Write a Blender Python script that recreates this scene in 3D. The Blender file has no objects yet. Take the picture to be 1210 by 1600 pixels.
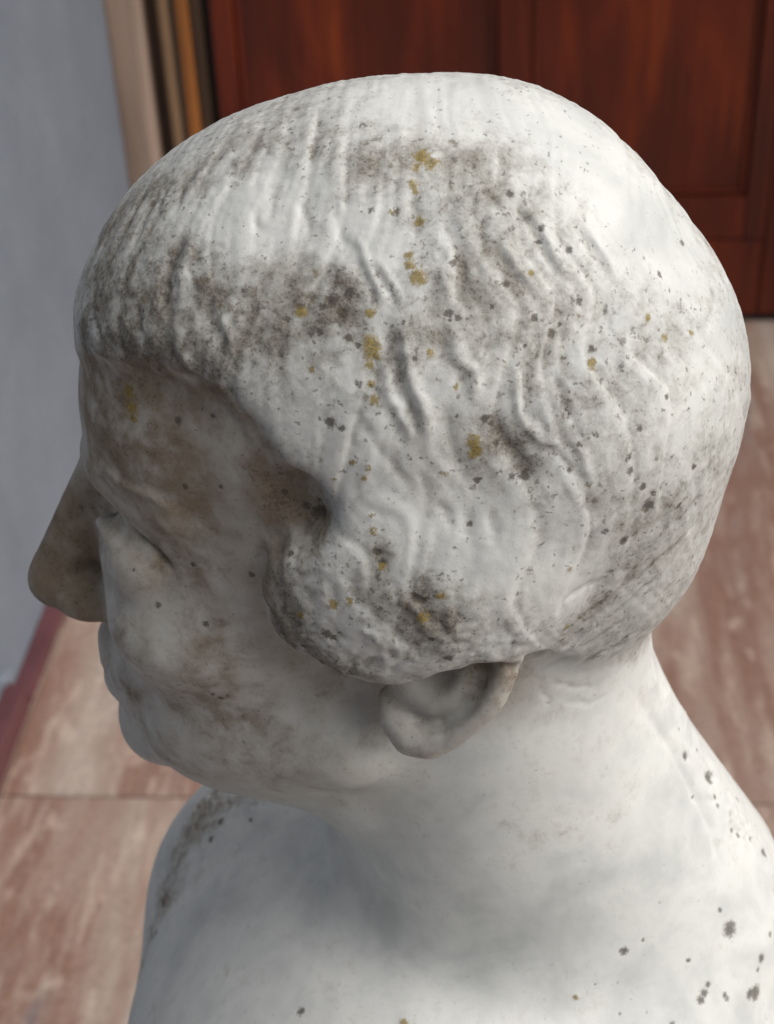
import bpy, bmesh, math, random
import numpy as np
from mathutils import Matrix, Vector

random.seed(4)
scene = bpy.context.scene
COL = scene.collection

# ------------------------------------------------------------------ camera
HEAD_Z = 1.3545                       # height of the centre of the marble head above the floor
PITCH, YAW, ROLL = math.radians(34), math.radians(4.8), math.radians(2.8)
fw = Vector((-math.sin(YAW) * math.cos(PITCH), math.cos(YAW) * math.cos(PITCH), -math.sin(PITCH)))
r0 = fw.cross(Vector((0, 0, 1))).normalized()
u0 = r0.cross(fw)
cr = r0 * math.cos(ROLL) - u0 * math.sin(ROLL)
cu = r0 * math.sin(ROLL) + u0 * math.cos(ROLL)
cam_d = bpy.data.cameras.new("camera")
cam = bpy.data.objects.new("camera", cam_d)
COL.objects.link(cam)
m = Matrix.Identity(4)
for i in range(3):
    m[i][0], m[i][1], m[i][2] = cr[i], cu[i], -fw[i]
m.translation = Vector((0.02525, -0.43695, 0.24547 + HEAD_Z))
cam.matrix_world = m
cam_d.sensor_fit = 'VERTICAL'
cam_d.sensor_height = 24.0
cam_d.sensor_width = 24.0 * 774 / 1024
cam_d.lens = 36.0
cam_d.clip_start = 0.02
cam_d.clip_end = 200.0
cam_d.dof.use_dof = True
cam_d.dof.focus_distance = 0.45
cam_d.dof.aperture_fstop = 12.0
scene.camera = cam

# ------------------------------------------------------------------ sky, sun, exposure
SUN_EL, SUN_AZ = math.radians(47), math.radians(101)     # azimuth clockwise from +Y
world = bpy.data.worlds.new("World")
scene.world = world
world.use_nodes = True
nt = world.node_tree
sky = nt.nodes.new("ShaderNodeTexSky")
sky.sky_type = 'NISHITA'
sky.sun_disc = False
sky.sun_elevation = SUN_EL
sky.sun_rotation = SUN_AZ
sky.air_density = 0.7
sky.ozone_density = 0.5
sky.dust_density = 6.0
hs = nt.nodes.new("ShaderNodeHueSaturation")          # thin cloud: a paler sky
hs.inputs["Saturation"].default_value = 0.35
nt.links.new(sky.outputs[0], hs.inputs["Color"])
nt.links.new(hs.outputs[0], nt.nodes["Background"].inputs[0])
nt.nodes["Background"].inputs[1].default_value = 0.05
sun_d = bpy.data.lights.new("sun", 'SUN')
sun_d.energy = 2.0
sun_d.angle = math.radians(72)
sun_d.color = (1.0, 0.965, 0.92)
sun = bpy.data.objects.new("sun", sun_d)
COL.objects.link(sun)
sd = Vector((math.sin(SUN_AZ) * math.cos(SUN_EL), math.cos(SUN_AZ) * math.cos(SUN_EL), math.sin(SUN_EL)))
sun.rotation_euler = sd.to_track_quat('Z', 'Y').to_euler()
sun.location = (3, 3, 5)
scene.view_settings.view_transform = 'Standard'
scene.view_settings.look = 'None'
scene.view_settings.gamma = 1.0
scene.view_settings.exposure = 0.46
scene.view_settings.use_curve_mapping = False

# ------------------------------------------------------------------ helpers
def mat(name):
    mt = bpy.data.materials.new(name)
    mt.use_nodes = True
    return mt, mt.node_tree.nodes, mt.node_tree.links, mt.node_tree.nodes["Principled BSDF"]

def plain(name, col, rough=0.6):
    mt, n, l, b = mat(name)
    b.inputs["Base Color"].default_value = (*col, 1)
    b.inputs["Roughness"].default_value = rough
    return mt

def tag(o, label=None, cat=None, group=None, kind=None):
    if label: o["label"] = label
    if cat: o["category"] = cat
    if group: o["group"] = group
    if kind: o["kind"] = kind
    return o

def link_mesh(name, me, material, parent=None):
    o = bpy.data.objects.new(name, me)
    COL.objects.link(o)
    if material: me.materials.append(material)
    if parent: o.parent = parent
    return o

def box(name, lo, hi, material, parent=None, bevel=0.0, off=(0, 0, 0)):
    bm = bmesh.new()
    bmesh.ops.create_cube(bm, size=1.0)
    for v in bm.verts:
        v.co = Vector([(lo[i] + hi[i]) / 2 + v.co[i] * (hi[i] - lo[i]) - off[i] for i in range(3)])
    if bevel:
        bmesh.ops.bevel(bm, geom=bm.edges[:], offset=bevel, segments=2, profile=0.6, affect='EDGES')
    me = bpy.data.meshes.new(name)
    bm.to_mesh(me); bm.free()
    return link_mesh(name, me, material, parent)

# ------------------------------------------------------------------ floor, walls, door (layout)
#SETTING_BEGIN
def noise_node(n, l, vec, scale, detail=4, rough=0.6, dist=0.0):
    t = n.new("ShaderNodeTexNoise")
    t.inputs["Scale"].default_value = scale
    t.inputs["Detail"].default_value = detail
    t.inputs["Roughness"].default_value = rough
    t.inputs["Distortion"].default_value = dist
    if vec is not None: l.new(vec, t.inputs["Vector"])
    return t.outputs["Fac"]

def ramp(n, l, fac, stops, mode='LINEAR'):
    r = n.new("ShaderNodeValToRGB")
    r.color_ramp.interpolation = mode
    while len(r.color_ramp.elements) < len(stops): r.color_ramp.elements.new(0.5)
    for e, (p, c) in zip(r.color_ramp.elements, stops):
        e.position = p
        e.color = (*c, 1) if len(c) == 3 else c
    l.new(fac, r.inputs["Fac"])
    return r.outputs["Color"]

def math_node(n, l, op, a, b=0.0, c=None, clamp=False):
    q = n.new("ShaderNodeMath"); q.operation = op; q.use_clamp = clamp
    for i, v in enumerate((a, b, c)):
        if v is None: continue
        if isinstance(v, (int, float)): q.inputs[i].default_value = v
        else: l.new(v, q.inputs[i])
    return q.outputs[0]

def mix(n, l, fac, a, b, blend='MIX'):
    q = n.new("ShaderNodeMix"); q.data_type = 'RGBA'; q.blend_type = blend
    for s, v in ((0, fac), (6, a), (7, b)):
        if isinstance(v, (int, float)): q.inputs[s].default_value = v
        elif isinstance(v, tuple): q.inputs[s].default_value = (*v, 1)
        else: l.new(v, q.inputs[s])
    return q.outputs[2]

def mapped(n, l, scale=(1, 1, 1), rot=(0, 0, 0), per_object=True):
    tc = n.new("ShaderNodeTexCoord")
    mp = n.new("ShaderNodeMapping")
    mp.inputs["Scale"].default_value = scale
    mp.inputs["Rotation"].default_value = rot
    l.new(tc.outputs["Object"], mp.inputs["Vector"])
    if per_object:
        oi = n.new("ShaderNodeObjectInfo")
        s = math_node(n, l, 'MULTIPLY', oi.outputs["Random"], 37.0)
        cx = n.new("ShaderNodeCombineXYZ")
        for k in range(3): l.new(s, cx.inputs[k])
        l.new(cx.outputs[0], mp.inputs["Location"])
    return mp.outputs[0]

def bump(n, l, bsdf, height, strength, dist):
    b = n.new("ShaderNodeBump")
    b.inputs["Strength"].default_value = strength
    b.inputs["Distance"].default_value = dist
    l.new(height, b.inputs["Height"])
    l.new(b.outputs[0], bsdf.inputs["Normal"])

def stone_floor_material():
    mt, n, l, b = mat("pink_stone")
    v = mapped(n, l, (7.5, 1.1, 1.0), (0, 0, 0.05))
    v2 = mapped(n, l, (30.0, 6.0, 1.0), (0, 0, 0.05))
    v4 = mapped(n, l, (16.0, 12.0, 1.0), (0, 0, 0.3))
    v3 = mapped(n, l, (1, 1, 1))
    a = noise_node(n, l, v, 1.0, 6, 0.62, 0.5)
    c = ramp(n, l, a, [(0.30, (0.17, 0.13, 0.135)), (0.37, (0.28, 0.19, 0.16)), (0.43, (0.24, 0.135, 0.10)), (0.49, (0.31, 0.21, 0.17)), (0.56, (0.35, 0.265, 0.22)), (0.63, (0.42, 0.35, 0.30)), (0.72, (0.29, 0.195, 0.16))])
    w = noise_node(n, l, v2, 1.0, 6, 0.65, 0.3)
    wf = ramp(n, l, w, [(0.53, (0, 0, 0)), (0.64, (1, 1, 1))])
    c = mix(n, l, math_node(n, l, 'MULTIPLY', wf, 0.55), c, (0.50, 0.40, 0.33))
    w2 = noise_node(n, l, v4, 1.0, 3, 0.5, 0.2)
    c = mix(n, l, math_node(n, l, 'MULTIPLY', ramp(n, l, w2, [(0.62, (0, 0, 0)), (0.72, (1, 1, 1))]), 0.5), c, (0.56, 0.46, 0.38))
    g = noise_node(n, l, v3, 120, 6, 0.7)
    gf = ramp(n, l, g, [(0.35, (0.78, 0.77, 0.77)), (0.65, (1.08, 1.07, 1.05))])
    c = mix(n, l, 1.0, c, gf, 'MULTIPLY')
    l.new(c, b.inputs["Base Color"])
    b.inputs["Roughness"].default_value = 0.55
    bump(n, l, b, g, 0.15, 0.002)
    return mt

def wood_material():
    mt, n, l, b = mat("varnished_red_wood")
    v = mapped(n, l, (7, 7, 1.6))
    v2 = mapped(n, l, (130, 130, 4.0))
    a = noise_node(n, l, v, 1.0, 3, 0.5, 0.8)
    c = ramp(n, l, a, [(0.33, (0.085, 0.014, 0.007)), (0.50, (0.13, 0.018, 0.006)), (0.62, (0.20, 0.029, 0.007)), (0.74, (0.27, 0.046, 0.010))])
    g = noise_node(n, l, v2, 1.0, 4, 0.6)
    c = mix(n, l, 1.0, c, ramp(n, l, g, [(0.3, (0.6, 0.6, 0.6)), (0.7, (1.15, 1.15, 1.15))]), 'MULTIPLY')
    l.new(c, b.inputs["Base Color"])
    b.inputs["Roughness"].default_value = 0.32
    bump(n, l, b, g, 0.1, 0.001)
    return mt

def plaster_material():
    mt, n, l, b = mat("grey_plaster")
    v = mapped(n, l, (1, 1, 1), per_object=False)
    a = noise_node(n, l, v, 5, 5, 0.6)
    d = noise_node(n, l, v, 60, 4, 0.6)
    c = ramp(n, l, a, [(0.3, (0.15, 0.172, 0.208)), (0.7, (0.19, 0.214, 0.252))])
    c = mix(n, l, 0.5, c, ramp(n, l, d, [(0.3, (0.85, 0.85, 0.85)), (0.7, (1.1, 1.1, 1.1))]), 'MULTIPLY')
    l.new(c, b.inputs["Base Color"])
    b.inputs["Roughness"].default_value = 0.85
    bump(n, l, b, d, 0.25, 0.003)
    return mt

def painted_material(name, col, rough=0.5, var=0.25, stretch=(20, 20, 2)):
    mt, n, l, b = mat(name)
    a = noise_node(n, l, mapped(n, l, stretch), 1.0, 4, 0.6)
    lo = tuple(k * (1 - var) for k in col); hi = tuple(min(1, k * (1 + var)) for k in col)
    l.new(ramp(n, l, a, [(0.3, lo), (0.7, hi)]), b.inputs["Base Color"])
    b.inputs["Roughness"].default_value = rough
    bump(n, l, b, a, 0.1, 0.001)
    return mt

STONE, WOOD, PLASTER = stone_floor_material(), wood_material(), plaster_material()
TAN = painted_material("tan_paint", (0.42, 0.31, 0.245))
TAN_DARK = painted_material("ochre_wood", (0.32, 0.20, 0.11))
BROWN = painted_material("brown_wood", (0.06, 0.035, 0.02))
ORANGE = painted_material("orange_wood", (0.36, 0.13, 0.03))
TEAL = painted_material("teal_paint", (0.14, 0.17, 0.16))
BLACK = painted_material("gap_shade", (0.015, 0.012, 0.010))  # near-black colour standing in for shade in the gap beside the door
MAROON = painted_material("maroon_stone", (0.10, 0.035, 0.04), 0.45, 0.35, (14, 5, 14))
GROUT = painted_material("grout", (0.16, 0.10, 0.08), 0.9, 0.2, (30, 30, 30))

# floor of long pink stone slabs
floor = box("floor", (-2.2, -1.9, -0.12), (2.9, 2.78, -0.012), GROUT)
tag(floor, kind="structure")
xs = [-2.2, -1.43, -0.7065, 0.02, 0.75, 1.48, 2.21, 2.9]
ys = [-1.82, -0.32, 1.178, 2.69]
for i in range(len(xs) - 1):
    for j in range(len(ys) - 1):
        g = 0.0016
        cx_, cy_ = (xs[i] + xs[i + 1]) / 2, (ys[j] + ys[j + 1]) / 2
        s = box("floor_slab", (xs[i] + g, ys[j] + g, -0.0115), (xs[i + 1] - g, ys[j + 1] - g, 0.0), STONE, floor, 0.0012, (cx_, cy_, 0))
        s.location = (cx_, cy_, 0)

# grey rendered wall on the left with its maroon skirting
def plaster_wall(name, x0, x1, y0, y1, z1, face):
    bm = bmesh.new()
    bmesh.ops.create_cube(bm, size=1.0)
    for v in bm.verts:
        v.co = Vector(((x0 + x1) / 2 + v.co.x * (x1 - x0), (y0 + y1) / 2 + v.co.y * (y1 - y0), z1 / 2 + v.co.z * z1))
    me = bpy.data.meshes.new(name); bm.to_mesh(me); bm.free()
    return link_mesh(name, me, PLASTER)
wall = plaster_wall("side_wall", -0.95, -0.742, -0.9, 2.60, 2.6, '+x')
tag(wall, "blue-grey rendered wall beside the red wooden door", "wall")
box("skirting", (-0.7415, 1.38, 0.0015), (-0.7085, 2.597, 0.022), MAROON, wall, 0.003)
box("skirting", (-0.7415, -0.9, 0.0015), (-0.7085, 1.374, 0.052), MAROON, wall, 0.003)
# lump of broken render over the skirting step
bm = bmesh.new(); bmesh.ops.create_icosphere(bm, subdivisions=2, radius=0.016)
for v in bm.verts: v.co = Vector((v.co.x * 0.5, v.co.y * 1.3, v.co.z)) * (1 + random.uniform(-0.25, 0.25))
me = bpy.data.meshes.new("broken_render"); bm.to_mesh(me); bm.free()
o = link_mesh("broken_render", me, PLASTER, wall); o.location = (-0.741, 1.375, 0.058)

# door frame: upright mouldings one beside the other
DY = 2.70
frame = bpy.data.objects.new("door_frame", None); COL.objects.link(frame)
frame.location = (-0.66, DY, 0)
tag(frame, "tan and orange moulded frame between the grey wall and the door", "door frame")
def upright(name, x0, x1, y0, material, y1=DY + 0.10, bev=0.006):
    return box(name, (x0, y0, 0), (x1, y1, 2.25), material, frame, bev, (-0.66, DY, 0))
upright("casing", -0.765, -0.686, DY - 0.045, TAN, bev=0.014)
upright("groove", -0.686, -0.655, DY + 0.012, BROWN)
upright("inner_casing", -0.655, -0.632, DY - 0.020, TAN_DARK, bev=0.008)
upright("teal_strip", -0.632, -0.620, DY - 0.004, TEAL, bev=0.002)
upright("jamb", -0.620, -0.594, DY - 0.024, ORANGE, bev=0.008)
upright("inner_jamb", -0.594, -0.570, DY - 0.006, BROWN, bev=0.004)
upright("door_gap_shade", -0.570, -0.552, DY + 0.022, BLACK, bev=0.003)  # dark strip painted as the shadow in the gap between frame and door

upright("inner_jamb", 0.7015, 0.726, DY - 0.006, BROWN, bev=0.004)
upright("casing", 0.726, 0.806, DY - 0.045, TAN, bev=0.014)
house_wall = box("house_wall", (0.8075, DY + 0.003, 0.0), (2.9, DY + 0.075, 2.6), PLASTER)
tag(house_wall, "blue-grey rendered house wall to the right of the wooden door", "wall")
# the red panelled door
door = bpy.data.objects.new("panelled_door", None); COL.objects.link(door)
door.location = (0.05, DY, 0)
tag(door, "varnished reddish-brown panelled wooden door behind the bust", "door")
def board(name, x0, x1, z0, z1, y0, bev=0.004):
    c = ((x0 + x1) / 2, DY, (z0 + z1) / 2)
    o = box(name, (x0, y0, z0), (x1, DY + 0.05, z1), WOOD, door, bev, c)
    o.location = (c[0] - 0.05, 0, c[2])
    return o
board("hinge_stile", -0.551, -0.505, 0.006, 2.1, DY)
board("middle_stile", 0.036, 0.104, 0.292, 2.1, DY)
board("lock_stile", 0.567, 0.612, 0.192, 2.1, DY)
board("edge_stile", 0.6145, 0.70, 0.006, 2.1, DY + 0.003)
board("bottom_rail", -0.503, 0.5655, 0.192, 0.290, DY)
board("kick_board", -0.503, 0.612, 0.006, 0.189, DY + 0.005)
board("top_rail", -0.503, 0.5655, 2.0, 2.1, DY + 0.001)
for x0, x1 in ((-0.503, 0.034), (0.106, 0.565)):
    p = board("panel", x0, x1, 0.2925, 1.998, DY + 0.016, 0.002)
    for (a0, a1, c0, c1, nm) in ((x0, x0 + 0.012, 0.2925, 1.998, "bead"), (x1 - 0.012, x1, 0.2925, 1.998, "bead"), (x0 + 0.0125, x1 - 0.0125, 0.2925, 0.3045, "bead")):
        cc = ((a0 + a1) / 2, DY, (c0 + c1) / 2)
        o = box(nm, (a0 + 0.0005, DY + 0.007, c0), (a1 - 0.0005, DY + 0.04, c1), WOOD, p, 0.004, cc)
        o.location = (cc[0] - 0.05 - p.location.x, 0, cc[2] - p.location.z)

# stand under the bust
stand = bpy.data.objects.new("bust_stand", None); COL.objects.link(stand)
stand.location = (0.02, 0.0, 0)
tag(stand, "dark maroon stand carrying the marble bust", "stand")
box("stand_top", (-0.135, -0.12, 0.912), (0.135, 0.12, 0.942), MAROON, stand, 0.004)
box("stand_shaft", (-0.105, -0.105, 0.06), (0.105, 0.105, 0.9115), MAROON, stand, 0.006)
box("stand_foot", (-0.14, -0.14, 0.0005), (0.14, 0.14, 0.0595), MAROON, stand, 0.006)
#SETTING_END

# ------------------------------------------------------------------ the marble bust, sculpted as a distance field (cm, origin at the head centre)
H = 0.18
LO = np.array([-18.0, -19.5, -36.2]); HI = np.array([19.5, 19.5, 12.0])
NX, NY, NZ = [int(math.ceil(v)) + 1 for v in (HI - LO) / H]
AX = (LO[0] + H * np.arange(NX)).astype(np.float32)
AY = (LO[1] + H * np.arange(NY)).astype(np.float32)
AZ = (LO[2] + H * np.arange(NZ)).astype(np.float32)
FIELD = np.full((NX, NY, NZ), 50.0, np.float32)

def window(lo, hi):
    s = []
    for a, l, h_ in zip((AX, AY, AZ), lo, hi):
        s.append(slice(int(np.searchsorted(a, l)), int(np.searchsorted(a, h_))))
    return tuple(s)

def coords(w, mirror=True):
    x = AX[w[0]][:, None, None]; y = AY[w[1]][None, :, None]; z = AZ[w[2]][None, None, :]
    return x, (np.abs(y) if mirror else y), z

def smin(a, b, k):
    h = np.clip(0.5 + 0.5 * (b - a) / k, 0, 1)
    return b + (a - b) * h - k * h * (1 - h)

def smax(a, b, k): return -smin(-a, -b, k)

def ellipsoid(c, r, rot=0.0):
    def f(x, y, z):
        px, pz = x - c[0], z - c[2]
        if rot:
            ca, sa = math.cos(rot), math.sin(rot)
            px, pz = px * ca + pz * sa, -px * sa + pz * ca
        py = y - c[1]
        k0 = np.sqrt((px / r[0]) ** 2 + (py / r[1]) ** 2 + (pz / r[2]) ** 2)
        k1 = np.sqrt((px / r[0] ** 2) ** 2 + (py / r[1] ** 2) ** 2 + (pz / r[2] ** 2) ** 2) + 1e-6
        return k0 * (k0 - 1) / k1
    return f

def cone(a, b, ra, rb):
    a = np.array(a, float); b = np.array(b, float); ba = b - a; L = float(ba @ ba)
    def f(x, y, z):
        t = np.clip(((x - a[0]) * ba[0] + (y - a[1]) * ba[1] + (z - a[2]) * ba[2]) / L, 0, 1)
        return np.sqrt((x - a[0] - t * ba[0]) ** 2 + (y - a[1] - t * ba[1]) ** 2 + (z - a[2] - t * ba[2]) ** 2) - (ra + (rb - ra) * t)
    return f

FULL = (LO - 1, HI + 1)
HEADBOX = ((-16, -24, -21), (16, 24, 12.1))
FACEBOX = ((-16, -9, -19), (-3, 9, 3))

def add(f, k, bx=HEADBOX, mirror=True):
    w = window(*bx); FIELD[w] = smin(FIELD[w], f(*coords(w, mirror)), k)

def cut(f, k, bx=HEADBOX, mirror=True):
    w = window(*bx); FIELD[w] = smax(FIELD[w], -f(*coords(w, mirror)), k)

def chain(pts, radii, k, bx, op=add):
    fs = [cone(pts[i], pts[i + 1], radii[i], radii[i + 1]) for i in range(len(pts) - 1)]
    def f(x, y, z):
        d = fs[0](x, y, z)
        for g in fs[1:]: d = np.minimum(d, g(x, y, z))
        return d
    op(f, k, bx)

#SCULPT_BEGIN
# skull and face masses
add(ellipsoid((-0.3, 0, 0.6), (9.7, 7.4, 9.1)), 0.5)
add(ellipsoid((4.0, 0, -1.4), (6.0, 6.9, 6.3)), 2.0)
add(ellipsoid((4.6, 0, -5.2), (4.7, 5.5, 4.6)), 2.0)
add(ellipsoid((-5.2, 0, -6.2), (6.0, 5.8, 8.4)), 2.0)
add(ellipsoid((-5.7, 0, -11.3), (5.2, 4.7, 4.6)), 2.0)
add(ellipsoid((-9.8, 0, -14.0), (1.9, 2.5, 1.7)), 1.6)
add(ellipsoid((-7.0, 0, 0.0), (3.8, 5.2, 4.5)), 1.5)
add(cone((-7.6, 2.8, -12.3), (-2.6, 4.9, -11.0), 1.6, 1.7), 2.0)
add(cone((-6.2, 2.2, -13.6), (-2.6, 3.2, -14.6), 1.3, 1.5), 2.0)
SKULL = FIELD.copy()
# torso
x_, y_, z_ = coords((slice(None),) * 3)
torso = ellipsoid((1.9, 0, -35.4), (16.1, 21.0, 14.8))(x_, y_, z_)
torso = smin(torso, ellipsoid((-4.4, 6.2, -31.2), (9.2, 6.6, 8.2))(x_, AY[None, :, None], z_), 2.5)
torso = smin(torso, ellipsoid((-4.0, -7.5, -33.0), (9.0, 7.0, 7.0))(x_, AY[None, :, None], z_), 3.0)
FIELD = smin(FIELD, torso, 2.0)
# neck and trapezius
add(cone((1.8, 0, -9), (2.0, 0, -24), 5.5, 6.4), 2.0, FULL)
add(cone((3.1, 0, -13), (6.7, 0, -24), 4.8, 7.5), 3.0, FULL)
# nose
add(cone((-10.5, 0, -2.7), (-12.8, 0, -7.2), 0.9, 1.05), 0.8, FACEBOX)
add(ellipsoid((-12.6, 0, -7.85), (1.55, 1.2, 0.9)), 0.6, FACEBOX)
add(ellipsoid((-12.95, 0, -7.9), (1.05, 1.05, 0.95)), 0.5, FACEBOX)
add(ellipsoid((-11.7, 1.15, -8.0), (1.2, 0.75, 0.8)), 0.5, FACEBOX)
# brows, sockets, lids, cheeks
chain([(-10.35, 0.7, -2.0), (-9.5, 3.2, -1.2), (-7.3, 5.0, -1.6)], [0.75, 0.7, 0.6], 0.7, FACEBOX)
cut(ellipsoid((-10.6, 3.3, -3.7), (1.7, 1.9, 1.35)), 0.8, FACEBOX)
add(ellipsoid((-8.6, 3.4, -4.1), (1.55, 1.8, 1.5)), 0.4, FACEBOX)
chain([(-10.05, 1.8, -4.0), (-10.3, 2.8, -3.45), (-9.75, 3.9, -3.3), (-9.0, 4.6, -3.4)], [0.2, 0.26, 0.26, 0.12], 0.25, FACEBOX)
chain([(-10.5, 1.9, -3.2), (-10.0, 3.5, -2.7), (-8.9, 4.9, -2.8), (-7.9, 5.6, -3.5)], [0.28, 0.32, 0.28, 0.12], 0.25, FACEBOX, cut)
add(ellipsoid((-7.7, 3.9, -7.0), (2.2, 1.7, 1.4)), 2.0, FACEBOX)
# mouth
add(ellipsoid((-9.9, 0, -10.9), (1.9, 2.6, 1.9)), 1.2, FACEBOX)
chain([(-11.5, 0, -10.4), (-11.1, 1.2, -10.6), (-10.1, 2.4, -11.1)], [0.5, 0.45, 0.3], 0.5, FACEBOX)
chain([(-11.35, 0, -11.7), (-11.1, 1.2, -11.6), (-10.1, 2.2, -11.3)], [0.55, 0.5, 0.3], 0.5, FACEBOX)
chain([(-12.2, 0, -11.05), (-11.6, 1.2, -11.1), (-10.2, 2.6, -11.3)], [0.14, 0.15, 0.14], 0.25, FACEBOX, cut)
# ears
EARBOX = ((-3, -11, -12), (6, 11, 0))
add(ellipsoid((1.15, 6.4, -6.5), (2.05, 1.05, 2.5)), 0.6, EARBOX)
chain([(-0.9, 6.4, -7.8), (-0.65, 6.9, -8.4), (-0.15, 7.3, -8.75), (0.5, 7.55, -8.7), (1.15, 7.7, -8.25), (1.85, 7.85, -7.5), (2.5, 7.85, -6.65), (2.9, 7.6, -5.7), (3.0, 6.9, -4.6)], [0.3, 0.5, 0.6, 0.58, 0.48, 0.42, 0.4, 0.4, 0.4], 0.45, EARBOX)
cut(ellipsoid((0.65, 8.0, -5.9), (1.25, 1.75, 1.25)), 0.5, EARBOX)
chain([(0.1, 7.35, -8.05), (0.9, 7.7, -7.85), (1.7, 7.85, -7.1), (2.15, 7.8, -6.2)], [0.05, 0.12, 0.12, 0.05], 0.4, EARBOX, cut)
chain([(-0.1, 6.8, -7.5), (0.6, 7.15, -7.5), (1.2, 7.25, -7.1), (1.65, 7.2, -6.4), (1.8, 6.7, -5.4)], [0.22, 0.32, 0.32, 0.3, 0.25], 0.35, EARBOX)
# hair: a cap thicker than the skull, ending in an overhanging edge along the hairline (side view, x-z)
HAIRLINE = [(-14, 2.1), (-11, 2.3), (-10.1, 2.6), (-8.3, 3.2), (-6.75, 3.7), (-5.3, 3.4), (-4.3, 2.8), (-3.7, 1.7), (-3.1, 1.25), (-2.45, 0.6),
            (-2.5, -0.3), (-3.4, -0.8), (-4.2, -1.8), (-4.5, -3.4), (-4.3, -5.0), (-2.6, -5.9), (-1.0, -6.1), (0.2, -5.8), (0.9, -5.3), (1.9, -5.0),
            (3.0, -5.1), (4.0, -5.5), (6.0, -8.5), (8.0, -10.0), (14, -11), (14, 14), (-14, 14)]
def polygon_distance(P, X, Z):
    P = np.array(P, float); d = np.full(X.shape, 1e9); ins = np.zeros(X.shape, bool)
    for i in range(len(P)):
        a, b = P[i], P[(i + 1) % len(P)]; e = b - a
        t = np.clip(((X - a[0]) * e[0] + (Z - a[1]) * e[1]) / (e @ e), 0, 1)
        d = np.minimum(d, np.hypot(X - a[0] - t * e[0], Z - a[1] - t * e[1]))
        c = (a[1] > Z) != (b[1] > Z)
        ins ^= c & (X < e[0] * (Z - a[1]) / (e[1] if e[1] else 1e-9) + a[0])
    return np.where(ins, -d, d)
XX, ZZ = np.meshgrid(AX, AZ, indexing='ij')
def smooth01(v, a, b):
    t = np.clip((v - a) / (b - a), 0, 1); return t * t * (3 - 2 * t)
THICK = 0.62 - 0.36 * smooth01(-XX, 4.5, 9) - 0.45 * smooth01(ZZ, 3, 8) - 0.55 * smooth01(XX, 3.0, 7.5) * smooth01(-ZZ, -2, 4)
THICK = THICK - 0.30 * np.exp(-((XX + 5.6) / 2.4) ** 2 - ((ZZ - 3.0) / 2.0) ** 2)
wh = window(*HEADBOX)
x_, y_, z_ = coords(wh)
hair = SKULL[wh] - THICK[wh[0], wh[2]][:, None, :]
hair = smin(hair, ellipsoid((0.1, 6.6, -3.2), (4.4, 2.4, 3.6))(x_, y_, z_), 1.5)
hair = smin(hair, ellipsoid((2.4, 0, 3.2), (5.2, 5.6, 6.2))(x_, y_, z_), 1.5)
hair = smin(hair, ellipsoid((-5.3, 0, 2.9), (4.75, 6.2, 4.9))(x_, y_, z_), 2.0)
edge = polygon_distance(HAIRLINE, XX, ZZ)[wh[0], wh[2]][:, None, :].astype(np.float32)
edge = edge + (0.15 * np.sin(2.3 * XX + 0.7) * np.sin(1.9 * ZZ + 0.4) + 0.12 * np.sin(4.7 * XX) * np.sin(4.1 * ZZ + 1.0))[wh[0], wh[2]][:, None, :].astype(np.float32)
soft = (0.5 + 1.1 * smooth01(-XX, 2.8, 6.5) * smooth01(ZZ, 0.3, 1.6))[wh[0], wh[2]][:, None, :].astype(np.float32)
hair = smax(hair, edge + 0 * y_ - 0.12 * (soft - 0.5), soft)
FIELD[wh] = smin(FIELD[wh], hair, 0.3 + 0.5 * (soft - 0.5))
cut(ellipsoid((-3.1, 7.8, 0.2), (0.9, 0.8, 1.0)), 0.9, ((-6, -10, -4), (1, 10, 4)))
#SCULPT_END

def surface_nets(d, lo, h):
    s = d < 0
    nx, ny, nz = d.shape
    cs = [(i, j, k) for i in (0, 1) for j in (0, 1) for k in (0, 1)]
    cnt = np.zeros((nx - 1, ny - 1, nz - 1), np.int8)
    for i, j, k in cs: cnt += s[i:nx - 1 + i, j:ny - 1 + j, k:nz - 1 + k]
    act = (cnt > 0) & (cnt < 8)
    I = np.argwhere(act)
    idx = -np.ones(act.shape, np.int64); idx[act] = np.arange(len(I))
    vals = {c: d[I[:, 0] + c[0], I[:, 1] + c[1], I[:, 2] + c[2]].astype(np.float64) for c in cs}
    acc = np.zeros((len(I), 3)); n = np.zeros(len(I))
    for a in cs:
        for ax in range(3):
            if a[ax] == 0:
                b = list(a); b[ax] = 1; b = tuple(b)
                va, vb = vals[a], vals[b]
                x = (va < 0) != (vb < 0)
                t = np.where(x, va / np.where(x, va - vb, 1), 0)
                p = np.tile(np.array(a, float), (len(I), 1)); p[:, ax] = t
                acc[x] += p[x]; n[x] += 1
    V = lo + h * (I + acc / n[:, None])
    quads = []
    for ax in range(3):
        sl0 = [slice(None)] * 3; sl1 = [slice(None)] * 3
        sl0[ax] = slice(0, -1); sl1[ax] = slice(1, None)
        a, b = s[tuple(sl0)], s[tuple(sl1)]
        o1, o2 = [q for q in range(3) if q != ax]
        E = np.argwhere(a != b)
        ok = (E[:, o1] > 0) & (E[:, o2] > 0) & (E[:, o1] < d.shape[o1] - 1) & (E[:, o2] < d.shape[o2] - 1)
        E = E[ok]
        flip = a[tuple(E.T)]
        def at(d1, d2):
            q = E.copy(); q[:, o1] += d1; q[:, o2] += d2
            return idx[tuple(q.T)]
        q = np.stack([at(-1, -1), at(0, -1), at(0, 0), at(-1, 0)], 1)
        rev = flip if ax != 1 else ~flip
        q[~rev] = q[~rev][:, ::-1]
        quads.append(q)
    return V, np.concatenate(quads)

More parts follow.
